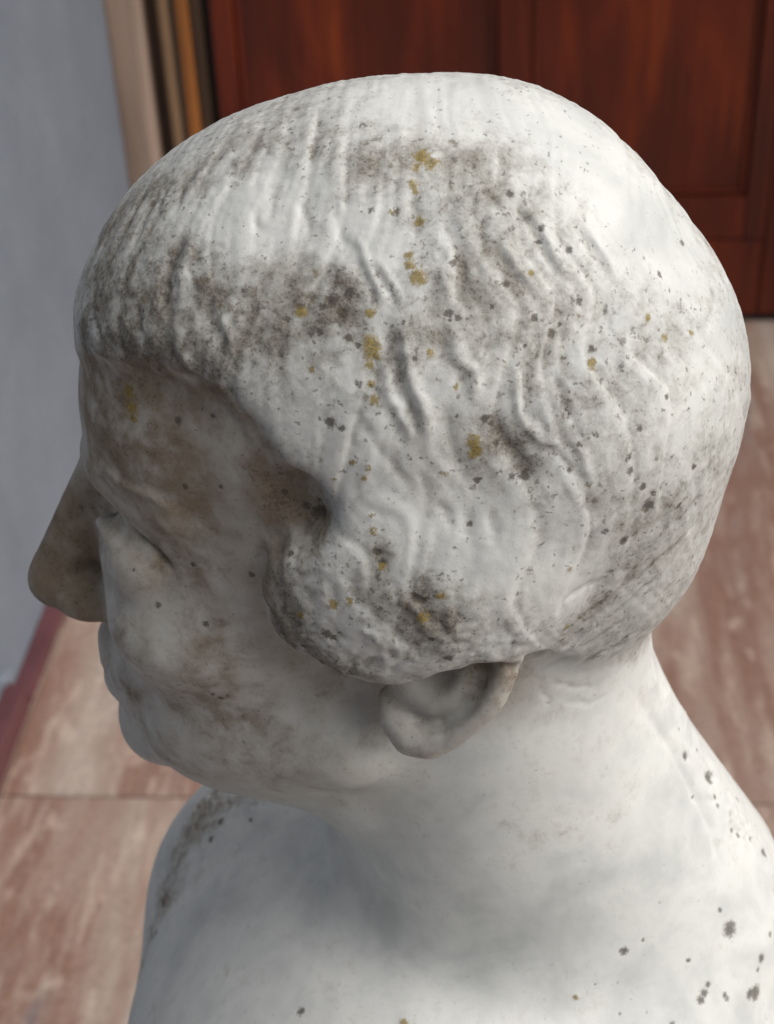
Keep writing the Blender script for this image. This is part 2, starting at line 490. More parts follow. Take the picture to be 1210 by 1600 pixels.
#FEATURES_BEGIN
# carved lines of hair and folds: (points in cm, half width, height; negative = groove)
CARVED = [
    ([(1.06,-5.01,7.5),(1.19,-5.2,7.28),(1.33,-5.39,7.05),(1.33,-5.63,6.76),(1.33,-5.88,6.47),(1.29,-6.07,6.19),(1.25,-6.27,5.9)],0.22,0.13),
    ([(1.37,-4.99,7.49),(1.5,-5.18,7.27),(1.64,-5.37,7.04),(1.64,-5.62,6.75),(1.64,-5.82,6.44),(1.6,-6.06,6.17),(1.56,-6.25,5.89)],0.29,-0.143),
    ([(0.02,-6.54,5.65),(0.07,-6.74,5.36),(0.11,-6.93,5.07),(0.16,-7.09,4.76),(0.22,-7.21,4.5),(0.29,-7.34,4.23),(0.35,-7.43,3.95),(0.52,-7.56,3.67),(0.67,-7.62,3.34),(0.73,-7.73,2.97),(0.78,-7.8,2.58)],0.21,0.15),
    ([(-0.32,-6.56,5.67),(-0.28,-6.76,5.37),(-0.23,-6.92,5.06),(-0.19,-7.07,4.75),(-0.12,-7.23,4.51),(-0.06,-7.36,4.25),(0.01,-7.45,3.97),(0.17,-7.54,3.66),(0.33,-7.64,3.36),(0.38,-7.75,2.98),(0.43,-7.82,2.59)],0.28,-0.18),
    ([(-0.42,-7.08,4.77),(-0.38,-7.24,4.46),(-0.34,-7.4,4.15),(-0.31,-7.53,3.82),(-0.09,-7.64,3.48),(0.13,-7.72,3.12),(0.26,-7.78,2.81),(0.4,-7.84,2.5)],0.17,0.1),
    ([(-0.69,-7.06,4.77),(-0.66,-7.22,4.45),(-0.62,-7.38,4.14),(-0.59,-7.51,3.81),(-0.37,-7.62,3.47),(-0.15,-7.74,3.14),(-0.02,-7.79,2.82),(0.12,-7.85,2.51)],0.22,-0.11),
    ([(1.45,-6.61,5.38),(1.5,-6.79,5.03),(1.55,-6.98,4.68),(1.95,-7.08,4.34),(2.01,-7.23,3.97),(2.06,-7.38,3.6)],0.19,0.1),
    ([(1.18,-6.62,5.39),(1.23,-6.84,5.06),(1.28,-7.03,4.71),(1.67,-7.13,4.37),(1.73,-7.28,4),(1.79,-7.4,3.61)],0.24,-0.11),
    ([(3.44,-6.5,4.72),(3.27,-6.69,4.47),(3.11,-6.87,4.22),(3.12,-7.03,3.85),(3.13,-7.19,3.47),(3.26,-7.31,3.14),(3.39,-7.39,2.78),(3.63,-7.41,2.52),(3.87,-7.43,2.25)],0.13,0.13),
    ([(3.7,-6.46,4.69),(3.53,-6.64,4.44),(3.37,-6.83,4.19),(3.38,-6.98,3.82),(3.39,-7.14,3.44),(3.52,-7.26,3.11),(3.65,-7.34,2.75),(3.89,-7.36,2.48),(4.13,-7.38,2.22)],0.22,-0.12),
    ([(2.82,-5.04,7.17),(2.96,-5.24,6.86),(3.11,-5.44,6.54),(3.36,-5.54,6.37),(3.61,-5.57,6.16)],0.15,0.09),
    ([(2.58,-5.09,7.2),(2.72,-5.29,6.88),(2.87,-5.49,6.57),(3.12,-5.59,6.39),(3.37,-5.65,6.2)],0.2,-0.099),
    ([(3.92,-4.69,7.13),(4.06,-4.84,6.89),(4.21,-4.95,6.64),(4.35,-5.09,6.41),(4.49,-5.2,6.16)],0.13,0.08),
    ([(3.69,-4.74,7.16),(3.84,-4.89,6.92),(3.98,-5.04,6.68),(4.12,-5.14,6.44),(4.26,-5.29,6.21)],0.17,-0.088),
    ([(3.38,-4.17,7.9),(3.57,-4.3,7.68),(3.76,-4.44,7.45),(3.92,-4.64,7.21),(4.07,-4.76,6.93)],0.13,0.08),
    ([(3.15,-4.22,7.93),(3.34,-4.39,7.72),(3.53,-4.52,7.49),(3.69,-4.69,7.24),(3.85,-4.85,6.98)],0.17,-0.088),
    ([(4.92,-3.94,7.27),(5.11,-4.04,7.03),(5.31,-4.15,6.78),(5.51,-4.21,6.51),(5.66,-4.33,6.26),(5.81,-4.44,6.01),(5.96,-4.55,5.75)],0.13,0.08),
    ([(4.68,-4.06,7.33),(4.88,-4.17,7.08),(5.07,-4.27,6.84),(5.27,-4.37,6.59),(5.42,-4.48,6.34),(5.57,-4.59,6.08),(5.72,-4.67,5.81)],0.17,-0.088),
    ([(2.36,-7.52,3.01),(2.58,-7.52,2.76),(2.76,-7.57,2.52),(2.93,-7.6,2.26),(3.11,-7.65,2.02),(3.37,-7.68,1.66),(3.63,-7.7,1.31)],0.3,-0.2),
    ([(3.37,-7.29,3.07),(3.59,-7.34,2.77),(3.81,-7.38,2.47),(4.13,-7.38,2.22),(4.46,-7.37,1.98),(4.76,-7.37,1.66),(5.08,-7.33,1.32)],0.15,0.09),
    ([(3.16,-7.34,3.1),(3.38,-7.38,2.8),(3.6,-7.43,2.5),(3.92,-7.42,2.25),(4.24,-7.42,2.01),(4.55,-7.41,1.69),(4.86,-7.41,1.37)],0.2,-0.099),
    ([(-1.13,-5.15,7.36),(-1.01,-5.39,7.13),(-0.89,-5.59,6.89),(-0.78,-5.79,6.65),(-0.64,-5.96,6.45),(-0.51,-6.13,6.26),(-0.38,-6.26,6.05)],0.13,0.09),
    ([(-1.35,-5.13,7.35),(-1.22,-5.37,7.12),(-1.11,-5.57,6.88),(-0.98,-5.8,6.66),(-0.85,-5.97,6.46),(-0.72,-6.1,6.25),(-0.58,-6.27,6.06)],0.17,-0.099),
    ([(-0.6,-5.56,6.97),(-0.4,-5.78,6.69),(-0.2,-6,6.42),(-0.07,-6.17,6.22),(0.06,-6.3,6.01)],0.11,0.08),
    ([(-0.8,-5.53,6.96),(-0.59,-5.79,6.7),(-0.39,-6.01,6.42),(-0.26,-6.14,6.21),(-0.13,-6.31,6.02)],0.15,-0.088),
    ([(4.63,-7.18,2.38),(4.8,-7.22,2.09),(4.98,-7.26,1.8),(5.12,-7.32,1.42),(5.26,-7.34,1.01)],0.13,0.07),
    ([(4.42,-7.23,2.41),(4.59,-7.26,2.12),(4.76,-7.3,1.83),(4.9,-7.36,1.45),(5.04,-7.42,1.06)],0.17,-0.077),
    ([(1.01,-8.08,0.65),(1.24,-8.16,0.36),(1.31,-8.25,0.01)],0.13,-0.11),
    ([(1.83,-8.1,0.45),(1.79,-8.2,0.03),(1.75,-8.33,-0.37)],0.17,-0.1),
    ([(2.35,-8.03,0.42),(2.46,-8.08,0.12),(2.56,-8.17,-0.16),(2.53,-8.28,-0.52)],0.15,-0.1),
    ([(-6.18,-4.04,7.02),(-6.33,-4.28,6.76),(-6.49,-4.48,6.48),(-6.67,-4.8,6.1),(-6.64,-5,5.87),(-6.61,-5.24,5.66),(-6.51,-5.52,5.31)],0.17,-0.22),
    ([(-6.37,-5.63,5.26),(-6.3,-5.86,4.92),(-6.24,-6.01,4.54),(-6.06,-6.15,4.32),(-5.91,-6.18,4.04),(-5.66,-6.18,3.87),(-5.37,-6.32,3.77),(-5.09,-6.45,3.67),(-4.95,-6.41,3.37),(-4.78,-6.51,3.14),(-4.6,-6.6,2.9),(-4.46,-6.53,2.57),(-4.36,-6.57,2.28),(-4.25,-6.65,2.01),(-4.14,-6.73,1.74)],0.17,0.12),
    ([(-6.69,-5.51,5.2),(-6.62,-5.73,4.86),(-6.57,-5.86,4.46),(-6.38,-6.03,4.26),(-6.22,-6.09,4),(-5.97,-6.09,3.82),(-5.71,-6.13,3.67),(-5.44,-6.2,3.53),(-5.29,-6.16,3.22),(-5.13,-6.22,2.97),(-4.94,-6.35,2.76),(-4.77,-6.44,2.52),(-4.68,-6.46,2.21),(-4.57,-6.54,1.94),(-4.46,-6.62,1.67)],0.22,-0.14),
    ([(-5.11,-5.75,5.76),(-4.98,-6.01,5.44),(-4.74,-6.29,5.07),(-4.71,-6.42,4.8),(-4.69,-6.55,4.53)],0.15,0.09),
    ([(-5.35,-5.7,5.74),(-5.21,-5.99,5.43),(-4.98,-6.27,5.06),(-4.95,-6.4,4.79),(-4.93,-6.5,4.51)],0.2,-0.099),
    ([(-5.89,-4.29,6.97),(-5.97,-4.5,6.74),(-6.05,-4.71,6.51),(-6.13,-4.92,6.29),(-6.13,-5.12,6.06),(-6.12,-5.32,5.83),(-6.11,-5.52,5.6)],0.15,0.09),
    ([(-5.37,-3.65,7.64),(-5.49,-3.97,7.4),(-5.6,-4.25,7.14),(-5.64,-4.52,6.88),(-5.67,-4.8,6.62)],0.13,-0.08),
    ([(-4.05,-4.02,7.78),(-4.01,-4.3,7.57),(-3.98,-4.58,7.36)],0.11,-0.09),
    ([(-7.79,-1.25,7.27),(-7.9,-1.62,7.09),(-8.03,-1.91,6.88),(-8.16,-2.21,6.67),(-8.29,-2.42,6.45),(-8.41,-2.62,6.23),(-8.55,-2.8,5.99),(-8.73,-3,5.65),(-8.92,-3.16,5.29)],0.13,-0.12),
    ([(-7.23,-2.11,7.41),(-7.39,-2.41,7.2),(-7.56,-2.67,6.97),(-7.66,-2.92,6.75),(-7.77,-3.18,6.53),(-7.88,-3.39,6.3)],0.11,-0.09),
    ([(-8.42,-0.24,6.86),(-8.56,-0.66,6.69),(-8.73,-0.96,6.48),(-8.91,-1.18,6.24),(-8.99,-1.55,6.06),(-9.1,-1.81,5.83),(-9.21,-2.03,5.59)],0.11,-0.1),
    ([(-6.78,-1.69,7.83),(-6.92,-2.13,7.61),(-7.07,-2.5,7.38),(-7.17,-2.86,7.14),(-7.28,-3.18,6.89)],0.11,-0.08),
    ([(-5.98,-1.65,8.28),(-6.1,-2,8.13),(-6.23,-2.27,7.95),(-6.36,-2.55,7.78),(-6.41,-2.94,7.55),(-6.46,-3.33,7.33)],0.11,-0.08),
    ([(-8.11,-4.46,5.1),(-8.17,-4.63,4.78),(-8.23,-4.77,4.44),(-8.12,-4.9,4.09),(-8.05,-4.83,3.63)],0.17,-0.12),
    ([(-9.2,-2.85,5.15),(-9.21,-3.1,4.92),(-9.22,-3.35,4.7),(-9.25,-3.53,4.44),(-9.1,-3.91,4.28),(-8.97,-4.22,4.09),(-8.87,-4.39,3.83)],0.15,-0.1),
    ([(-7.35,-4.61,5.76),(-7.45,-4.78,5.45),(-7.55,-4.96,5.14),(-7.48,-5.16,4.9),(-7.42,-5.32,4.65),(-7.38,-5.42,4.36)],0.15,-0.1),
    ([(-4.63,-1.64,8.83),(-4.71,-2.15,8.65),(-4.81,-2.59,8.44),(-4.86,-3.04,8.19),(-4.92,-3.46,7.94)],0.11,-0.05),
    ([(-3.83,-2.01,8.95),(-3.93,-2.45,8.74),(-4.04,-2.85,8.52),(-4.09,-3.3,8.28),(-4.16,-3.68,8.01)],0.11,-0.05),
    ([(-3.06,-2.31,9.05),(-3.17,-2.71,8.83),(-3.28,-3.1,8.61),(-3.35,-3.48,8.34),(-3.41,-3.86,8.08)],0.11,-0.05),
    ([(-2.49,-2.51,9.11),(-2.61,-2.9,8.89),(-2.72,-3.26,8.66),(-2.79,-3.64,8.4),(-2.86,-3.98,8.11)],0.11,-0.05),
    ([(-1.94,-2.63,9.15),(-2.05,-3.02,8.93),(-2.17,-3.38,8.7),(-2.24,-3.75,8.43),(-2.32,-4.09,8.15)],0.11,-0.05),
    ([(-1.21,-2.78,9.19),(-1.33,-3.17,8.97),(-1.45,-3.52,8.75),(-1.52,-3.86,8.47),(-1.6,-4.24,8.2)],0.11,-0.05),
    ([(-0.49,-2.85,9.2),(-0.61,-3.24,8.99),(-0.73,-3.6,8.76),(-0.81,-3.94,8.48),(-0.89,-4.31,8.22)],0.11,-0.05),
    ([(0.22,-2.88,9.2),(0.1,-3.28,8.99),(-0.03,-3.63,8.76),(-0.11,-3.97,8.48),(-0.19,-4.31,8.21)],0.11,-0.05),
    ([(-3.52,-3.65,8.18),(-3.57,-3.97,7.94),(-3.63,-4.28,7.69)],0.11,-0.06),
    ([(-2.77,-4.01,8.13),(-2.65,-4.31,7.88),(-2.53,-4.65,7.64),(-2.38,-5.04,7.25)],0.13,-0.07),
    ([(-1.86,-4.31,8.05),(-1.76,-4.58,7.85),(-1.67,-4.81,7.64),(-1.57,-5.05,7.43),(-1.48,-5.31,7.17),(-1.39,-5.53,6.9)],0.13,-0.07),
    ([(0.25,-4.18,8.33),(0.34,-4.49,8.09),(0.43,-4.75,7.83),(0.47,-4.98,7.55),(0.52,-5.24,7.3)],0.13,-0.07),
    ([(1.9,-4.13,8.28),(1.96,-4.36,8.07),(2.02,-4.6,7.86),(2.08,-4.79,7.63),(2.1,-4.99,7.41),(2.13,-5.18,7.19),(2.16,-5.38,6.96),(2.13,-5.54,6.72),(2.1,-5.74,6.5),(2.07,-5.91,6.27)],0.15,-0.08),
    ([(2.51,-4.06,8.24),(2.64,-4.32,7.98),(2.77,-4.58,7.72)],0.11,-0.06),
    ([(2.33,-6.09,5.97),(2.36,-6.21,5.71),(2.39,-6.37,5.47),(2.42,-6.53,5.23),(2.37,-6.69,4.93),(2.33,-6.85,4.63)],0.17,-0.07),
    ([(4.24,-5.72,5.57),(4.3,-5.88,5.26),(4.36,-6.07,4.97),(4.42,-6.23,4.66),(4.36,-6.39,4.35),(4.3,-6.59,4.07),(4.25,-6.75,3.76),(4.37,-6.84,3.47),(4.48,-6.93,3.19),(4.6,-7.02,2.9)],0.15,-0.07),
    ([(5.49,-5.12,5.45),(5.59,-5.25,5.18),(5.68,-5.39,4.9),(5.77,-5.52,4.62),(5.86,-5.65,4.34),(5.89,-5.85,4.05),(5.92,-6.01,3.73),(5.95,-6.21,3.44)],0.15,-0.06),
    ([(1.28,-7.55,3.44),(1.31,-7.61,3.14),(1.33,-7.67,2.84),(1.36,-7.73,2.53),(1.47,-7.79,2.22),(1.58,-7.81,1.89),(1.7,-7.87,1.58)],0.17,-0.08),
    ([(0.56,-7.87,2),(0.61,-7.94,1.62),(0.66,-7.97,1.22),(0.71,-8.06,0.86),(0.66,-8.14,0.55),(0.61,-8.24,0.26),(0.55,-8.31,-0.05)],0.17,-0.07),
    ([(-1.16,-7.65,3.31),(-0.99,-7.74,3.03),(-0.83,-7.79,2.72),(-0.66,-7.85,2.41),(-0.45,-7.91,2.14),(-0.24,-7.95,1.85),(-0.03,-7.95,1.53),(0.19,-7.99,1.24)],0.17,-0.08),
    ([(2.43,-8.63,-3.63),(2.65,-8.46,-4.19),(2.88,-7.99,-5),(3.22,-7.79,-5.1),(3.61,-5.7,-6.76),(4.06,-5.69,-6.6),(4.45,-6.58,-5.72),(4.97,-6.37,-5.68),(5.21,-6.43,-5.3),(5.46,-6.42,-4.97),(5.7,-6.39,-4.67)],0.15,0.12),
    ([(2.58,-8.5,-4.09),(2.81,-8.23,-4.71),(3.06,-7.85,-5.44),(3.5,-5.57,-7.34),(3.91,-5.49,-7.41),(4.22,-5.49,-7.24),(4.52,-5.49,-7.07),(4.82,-5.53,-6.87),(5.08,-6.05,-6.28)],0.13,-0.12),
    ([(4.54,-7.69,-3.01),(4.87,-7.49,-2.88),(5.19,-7.25,-2.78),(5.7,-6.91,-2.77)],0.11,-0.12),
    ([(4.79,-7.11,-4.42),(5.04,-6.95,-4.29),(5.29,-6.82,-4.14),(5.55,-6.67,-4.01),(5.85,-6.52,-3.89),(6.15,-6.4,-3.75)],0.11,-0.09),
    ([(5.37,-6.05,-6.02),(5.62,-6.02,-5.8),(5.88,-5.99,-5.58),(6.13,-5.9,-5.41),(6.44,-5.76,-5.31),(6.76,-5.59,-5.24)],0.11,-0.12),
    ([(6.92,-6.03,-3.3),(7.25,-5.84,-3.07),(7.58,-5.65,-2.83),(7.84,-5.47,-2.74),(8.11,-5.23,-2.69)],0.11,-0.09),
    ([(6.21,-6.09,-4.72),(6.46,-6.01,-4.48),(6.71,-5.9,-4.28),(6.96,-5.78,-4.07),(7.27,-5.6,-3.91),(7.57,-5.42,-3.75)],0.11,-0.12),
    ([(5.15,-5.21,-7.5),(5.52,-5.49,-6.98),(5.91,-5.41,-6.77),(6.24,-5.19,-6.83),(6.58,-4.9,-6.94)],0.11,-0.09),
    ([(6.16,-5.14,-7.02),(6.44,-5.14,-6.71),(6.73,-5.08,-6.45),(7.17,-4.8,-6.37)],0.11,-0.12),
    ([(7.71,-5.5,-2.97),(7.97,-5.35,-2.71),(8.22,-5.16,-2.47),(8.6,-4.81,-2.27)],0.11,-0.09),
    ([(4.34,-5.28,-7.99),(4.66,-5.13,-8.31),(4.99,-4.93,-8.68),(5.42,-4.7,-8.81),(5.86,-4.4,-8.99)],0.11,-0.08),
    ([(4.79,-5,-9.18),(5.23,-4.79,-9.42),(5.67,-4.53,-9.72),(6,-4.3,-9.71),(6.34,-4.01,-9.74)],0.11,-0.06),
    ([(4.04,-5.31,-8.5),(4.36,-5.17,-9.17)],0.11,-0.06),
    ([(-3.43,-6.78,0.24),(-3.26,-6.8,-0.08),(-3.09,-6.85,-0.39),(-2.9,-7.21,-0.81)],0.19,-0.15),
    ([(-2.5,-6.94,-0.1),(-2.4,-7.26,-0.45)],0.19,-0.2),
    ([(-0.76,-8.47,-0.61),(-0.59,-8.66,-1.13)],0.17,-0.1),
    ([(0.39,-8.88,-1.99),(0.6,-8.91,-2.35),(0.81,-8.95,-2.71),(1.01,-8.95,-3.09)],0.22,-0.12),
    ([(-1.41,-8.84,-3.19),(-0.94,-8.93,-3.24),(-0.69,-8.9,-3.86)],0.13,0.09),
    ([(-1.05,-8.77,-4.33),(-0.92,-8.72,-4.62)],0.22,-0.2),
    ([(-0.5,-8.92,-3.84),(-0.42,-8.86,-4.25)],0.15,-0.12),
    ([(-2.72,-8.04,-4.94),(-2.44,-8.04,-5.19),(-2.54,-5.21,-7.82)],0.15,-0.1),
    ([(-3.43,-8.09,-2.96),(-3.31,-8.15,-3.33),(-3.2,-8.17,-3.73)],0.17,-0.09),
    ([(-2.19,-8.63,-3.48),(-1.82,-8.71,-3.65)],0.17,-0.09),
    ([(-9.96,-3.67,-0.47),(-9.56,-4.13,-0.5),(-9.2,-4.49,-0.58),(-8.86,-4.75,-0.73),(-8.51,-5,-0.72),(-8.19,-5.19,-0.75),(-7.86,-5.38,-0.79),(-7.45,-5.59,-0.94),(-7.06,-5.7,-1.16)],0.17,0.09),
    ([(-8.75,-4.47,-2.71),(-8.46,-4.72,-2.91),(-8.14,-4.91,-3.09),(-7.87,-5.03,-3.37),(-7.6,-5.15,-3.64)],0.12,-0.36),
    ([(-9.88,-3.94,-1.01),(-9.56,-4.24,-1.14),(-9.26,-4.5,-1.29),(-8.97,-4.73,-1.45),(-8.39,-5.16,-1.52)],0.17,-0.12),
    ([(-7.8,-5.51,-1.28),(-7.51,-5.66,-1.53),(-7.25,-5.68,-1.88),(-7,-5.62,-2.16),(-6.73,-5.61,-2.4)],0.11,-0.04),
    ([(7.58,-2.71,-11.07),(7.85,-2.51,-11.72),(8.11,-2.41,-12.3),(8.38,-2.28,-12.85),(8.65,-2.18,-13.37),(8.92,-2.09,-13.9),(9.11,-2.13,-14.34),(9.31,-2.18,-14.79),(9.51,-2.23,-15.23),(9.7,-2.3,-15.65),(9.92,-2.36,-16.11),(10.13,-2.45,-16.55),(10.34,-2.57,-16.96),(10.56,-2.66,-17.41),(10.63,-2.91,-17.71),(10.71,-3.13,-18.05),(10.8,-3.32,-18.42),(10.87,-3.54,-18.75),(10.96,-3.74,-19.12)],0.3,-0.29),
    ([(10.29,-1.25,-16.07),(10.68,-0.92,-16.62)],0.13,-0.13),
    ([(9.36,-1.74,-14.57),(9.73,-1.4,-15.1)],0.13,-0.13),
    ([(10.37,-1.92,-16.57),(10.74,-1.68,-17.03)],0.13,-0.13),
    ([(11.46,-1.85,-18.29),(11.84,-1.61,-18.76)],0.13,-0.13),
    ([(11.99,-1.56,-18.99),(12.39,-1.27,-19.52)],0.13,-0.13),
    ([(12.64,-1.3,-19.94),(13.06,-0.95,-20.54)],0.13,-0.13),
    ([(9.66,-2.64,-15.87),(10.01,-2.43,-16.3)],0.13,-0.13),
]
# old dirt, clean scrubbed patches, yellow lichen, dark lichen: (x, y, z, radius[, weight]) in cm
GRIME = [
    (-9.54,-3.43,2.01,0.94,0.9), (-8.33,-4.79,1.68,0.94,0.8), (-9.46,-4.15,0.17,0.94,0.9), (-7.75,-5.33,0.89,0.94,0.7), (-5.49,-6.06,3.04,0.75,0.6), (-6.9,-5.48,-3.73,0.84,0.5),
    (-10.36,-3.0,-10.61,0.94,0.5), (-9.41,-4.04,-11.77,0.94,0.4), (-6.47,-5.9,-5.95,0.94,0.45), (-5.37,-5.63,-9.42,0.94,0.4), (-3.08,-6.81,-0.19,0.84,1), (-3.59,-6.8,0.58,0.66,1),
    (-2.71,-7.13,-0.65,0.6,1), (-3.99,-7.68,-2.21,0.66,0.9), (-3.72,-7.56,-4.59,0.75,0.9), (-2.74,-5.26,-7.78,0.66,0.9), (-0.99,-6.35,-7.51,0.56,0.7), (0.11,-8.96,-2.5,0.94,0.8),
    (-9.11,-3.8,4.36,1.41,1), (-8.05,-4.83,3.63,1.12,1), (-9.3,-4.02,1.46,1.12,0.8), (-7.16,-5.55,4.42,1.03,0.9), (-5.88,-6.22,4.26,0.84,0.8), (-4.96,-6.6,3.86,0.66,0.8),
    (-2.18,-6.42,5.62,1.12,0.9), (-3.25,-6.27,5.55,0.94,0.6), (-1.56,-6.2,6.07,0.75,0.9), (-6.84,-4.6,6.15,1.12,0.7), (-7.99,-3.38,6.19,1.12,0.7), (-8.83,-1.0,6.36,0.94,0.7),
    (-7.15,-1.92,7.53,0.84,0.6), (-5.46,-5.13,6.38,0.94,0.6), (-4.33,-5.62,6.21,0.94,0.5), (-5.06,-6.02,5.44,0.94,0.7), (-0.46,-4.01,8.46,1.31,0.3), (1.28,-3.37,8.91,1.5,0.26),
    (3.39,-3.24,8.64,1.12,0.3), (-1.21,-2.86,9.13,1.12,0.28), (-3.59,-2.67,8.73,1.12,0.28), (2.34,-4.37,8.01,1.12,0.3), (-3.7,-6.88,1.4,0.75,0.8), (-3.27,-6.79,-0.2,0.75,1),
    (-2.51,-6.98,-0.3,0.53,1), (-4.1,-7.33,-1.88,0.75,0.7), (-3.78,-7.87,-3.37,0.84,0.9), (-3.12,-7.86,-4.84,0.94,0.8), (-1.59,-8.09,-5.65,0.75,0.8), (0.39,-8.94,-2.29,0.84,1),
    (1.01,-8.93,-2.99,0.75,0.6), (-0.58,-8.56,-0.77,0.47,0.7), (-12.12,-0.96,-5.69,1.31,1), (-12.52,-1.35,-7.34,0.94,1), (-10.97,-1.12,-4.24,0.94,0.9), (-8.49,-4.98,0.23,1.12,0.7),
    (-6.79,-5.77,0.26,0.94,0.5), (-7.22,-5.27,2.17,1.12,0.5), (-6.72,-5.77,-8.19,0.94,0.6), (-8.08,-4.92,-9.5,0.94,0.6), (-6.29,-5.51,-9.82,0.94,0.4), (-9.63,-5.03,-6.66,0.94,0.4),
    (-6.55,-5.8,-1.09,0.94,0.5), (-7.92,-4.99,-3.09,0.75,0.7), (1.89,-7.33,-6.01,0.66,0.9), (3.06,-7.92,-5.63,0.53,0.9), (4.78,-5.0,-8.9,0.94,0.4), (5.17,-6.93,-4.07,0.94,0.4),
    (6.5,-6.37,-3.05,0.94,0.5), (6.31,-5.45,-6.24,0.75,0.4), (3.02,-7.65,1.95,0.66,0.7), (2.5,-7.57,2.63,0.56,0.6), (-0.23,-7.07,4.77,0.47,0.6), (0.41,-7.7,3.13,0.47,0.5),
    (0.26,-6.72,5.36,0.66,0.4), (6.98,-4.63,4.59,1.12,0.25), (7.9,-5.92,-0.59,1.12,0.3), (4.25,-7.11,2.95,1.12,0.3), (1.64,-6.26,5.87,1.12,0.3), (3.72,-6.25,5.07,1.12,0.3),
    (-9.99,4.24,-24.64,0.94,0.6), (-11.63,2.21,-26.94,0.75,0.6), (-1.88,-7.62,3.1,0.75,0.5), (-0.97,-7.42,3.98,0.66,0.5), (-4.55,-2.35,8.62,1.12,0.45), (-5.43,-3.05,7.97,0.75,0.5),
]
SCRUBBED = [
    (1.25,-1.26,9.79,1.5,0.7), (4.13,-1.61,9.12,1.31,0.8), (5.75,-2.29,7.84,1.31,0.8), (7.86,-2.37,5.5,1.12,0.7), (8.78,-3.95,2.99,0.94,0.5), (7.76,-5.55,2.22,0.94,0.4),
    (-3.86,-4.08,7.8,1.22,1), (-5.0,-3.6,7.81,0.66,0.8), (-1.13,-5.09,7.44,0.84,0.9), (-0.46,-7.62,3.49,1.31,0.5), (-1.2,-7.81,2.39,1.12,0.5), (0.17,-8.16,0.5,1.5,0.6),
    (4.93,-7.41,-2.98,0.75,0.7), (-1.43,-8.81,-3.57,0.66,0.6), (-0.71,-8.84,-4.27,0.56,0.7), (6.69,-2.34,6.88,1.69,0.9), (0.15,-0.83,9.85,1.31,0.5), (4.14,-7.99,-1.85,1.12,0.5),
    (2.31,-8.39,-0.88,1.31,0.5), (-2.23,-7.44,3.4,0.75,0.5),
]
ROUGH_FRONT = [
    (-9.96,6.12,-24.46,0.75,1), (-10.66,5.69,-25.0,0.82,1), (-11.15,4.74,-25.57,0.86,1), (-11.72,3.68,-26.51,0.86,1), (-12.27,2.69,-27.7,0.82,1), (-12.8,1.83,-29.04,0.75,1),
    (-13.22,1.06,-30.27,0.67,0.9), (-7.89,4.42,-23.29,0.56,0.8), (-9.02,5.04,-23.85,0.66,0.9),
]
ROUGH_BACK = [
    (8.15,-1.37,-11.33,0.49,1), (8.74,-0.66,-12.62,0.56,1), (9.48,-0.07,-14.22,0.62,1), (10.09,-0.29,-15.46,0.67,1), (10.71,-0.63,-16.6,0.71,1), (11.44,-1.01,-17.89,0.75,1),
    (12.2,-1.21,-19.2,0.79,1), (12.94,-1.46,-20.5,0.79,1),
]
CURLS = [
    (-3.78,-7.87,-3.37,0.84,0.9), (-2.85,-8.23,-4.29,0.84,1), (-1.71,-8.49,-4.81,0.84,1), (0.11,-8.94,-2.4,0.75,0.8), (-0.33,-8.88,-4.23,0.75,1), (-3.34,-7.92,-1.45,0.66,0.8),
    (1.19,-8.91,-3.48,0.75,0.8), (-2.9,-6.87,-0.37,0.56,0.8), (2.3,-8.62,-3.95,0.75,0.7), (3.42,-8.17,-4.07,0.75,0.6), (-1.73,-8.66,-2.05,0.75,0.6),
]
LICHEN = [
    (0.58,-3.29,8.98,0.28), (0.79,-3.45,8.86,0.3), (0.41,-3.58,8.79,0.17), (0.33,-4.04,8.46,0.19), (0.39,-4.18,8.33,0.13), (0.26,-5.49,7.04,0.17),
    (0.23,-5.62,6.85,0.17), (0.47,-5.83,6.57,0.26), (0.61,-5.93,6.49,0.17), (-0.77,-6.45,5.81,0.17), (-0.73,-6.85,5.15,0.26), (-0.73,-6.98,4.96,0.28),
    (-0.82,-7.16,4.63,0.15), (-0.71,-7.52,3.74,0.19), (-0.79,-7.38,4.16,0.13), (1.97,-7.67,2.49,0.26), (2.0,-7.72,2.25,0.22), (1.17,-7.88,1.63,0.17),
    (-0.95,-7.92,1.83,0.13), (-1.05,-7.95,1.53,0.13), (-1.39,-7.87,1.97,0.13), (-1.91,-7.86,1.41,0.11), (-0.89,-8.3,-0.06,0.17), (-0.91,-8.15,0.38,0.11),
    (-0.62,-8.62,-1.06,0.15), (-8.17,-4.6,2.44,0.3), (-8.14,-4.81,1.91,0.26), (5.24,-6.16,4.1,0.17), (5.22,-6.25,3.97,0.11), (3.51,-5.42,6.45,0.11),
    (1.5,-7.29,4.01,0.13), (0.81,-6.97,4.86,0.17), (-2.13,-8.62,-2.43,0.22), (-3.14,-8.24,-3.08,0.19), (-1.64,-8.73,-2.23,0.17), (6.83,-4.66,4.71,0.15),
    (7.3,-4.77,4.06,0.17), (8.12,-4.06,3.88,0.11), (4.66,-7.71,-1.78,0.11), (0.52,-4.79,7.75,0.17), (-0.23,-4.62,7.97,0.11), (4.69,-7.24,-4.32,0.13),
    (-2.71,-6.25,5.73,0.19), (-8.11,-4.94,1.65,0.17), (-2.41,-7.07,4.4,0.11), (0.47,-8.96,-2.62,0.22), (5.43,-7.46,-21.06,0.13), (-0.8,-8.03,-21.96,0.19),
    (1.03,-8.82,-1.92,0.15),
]
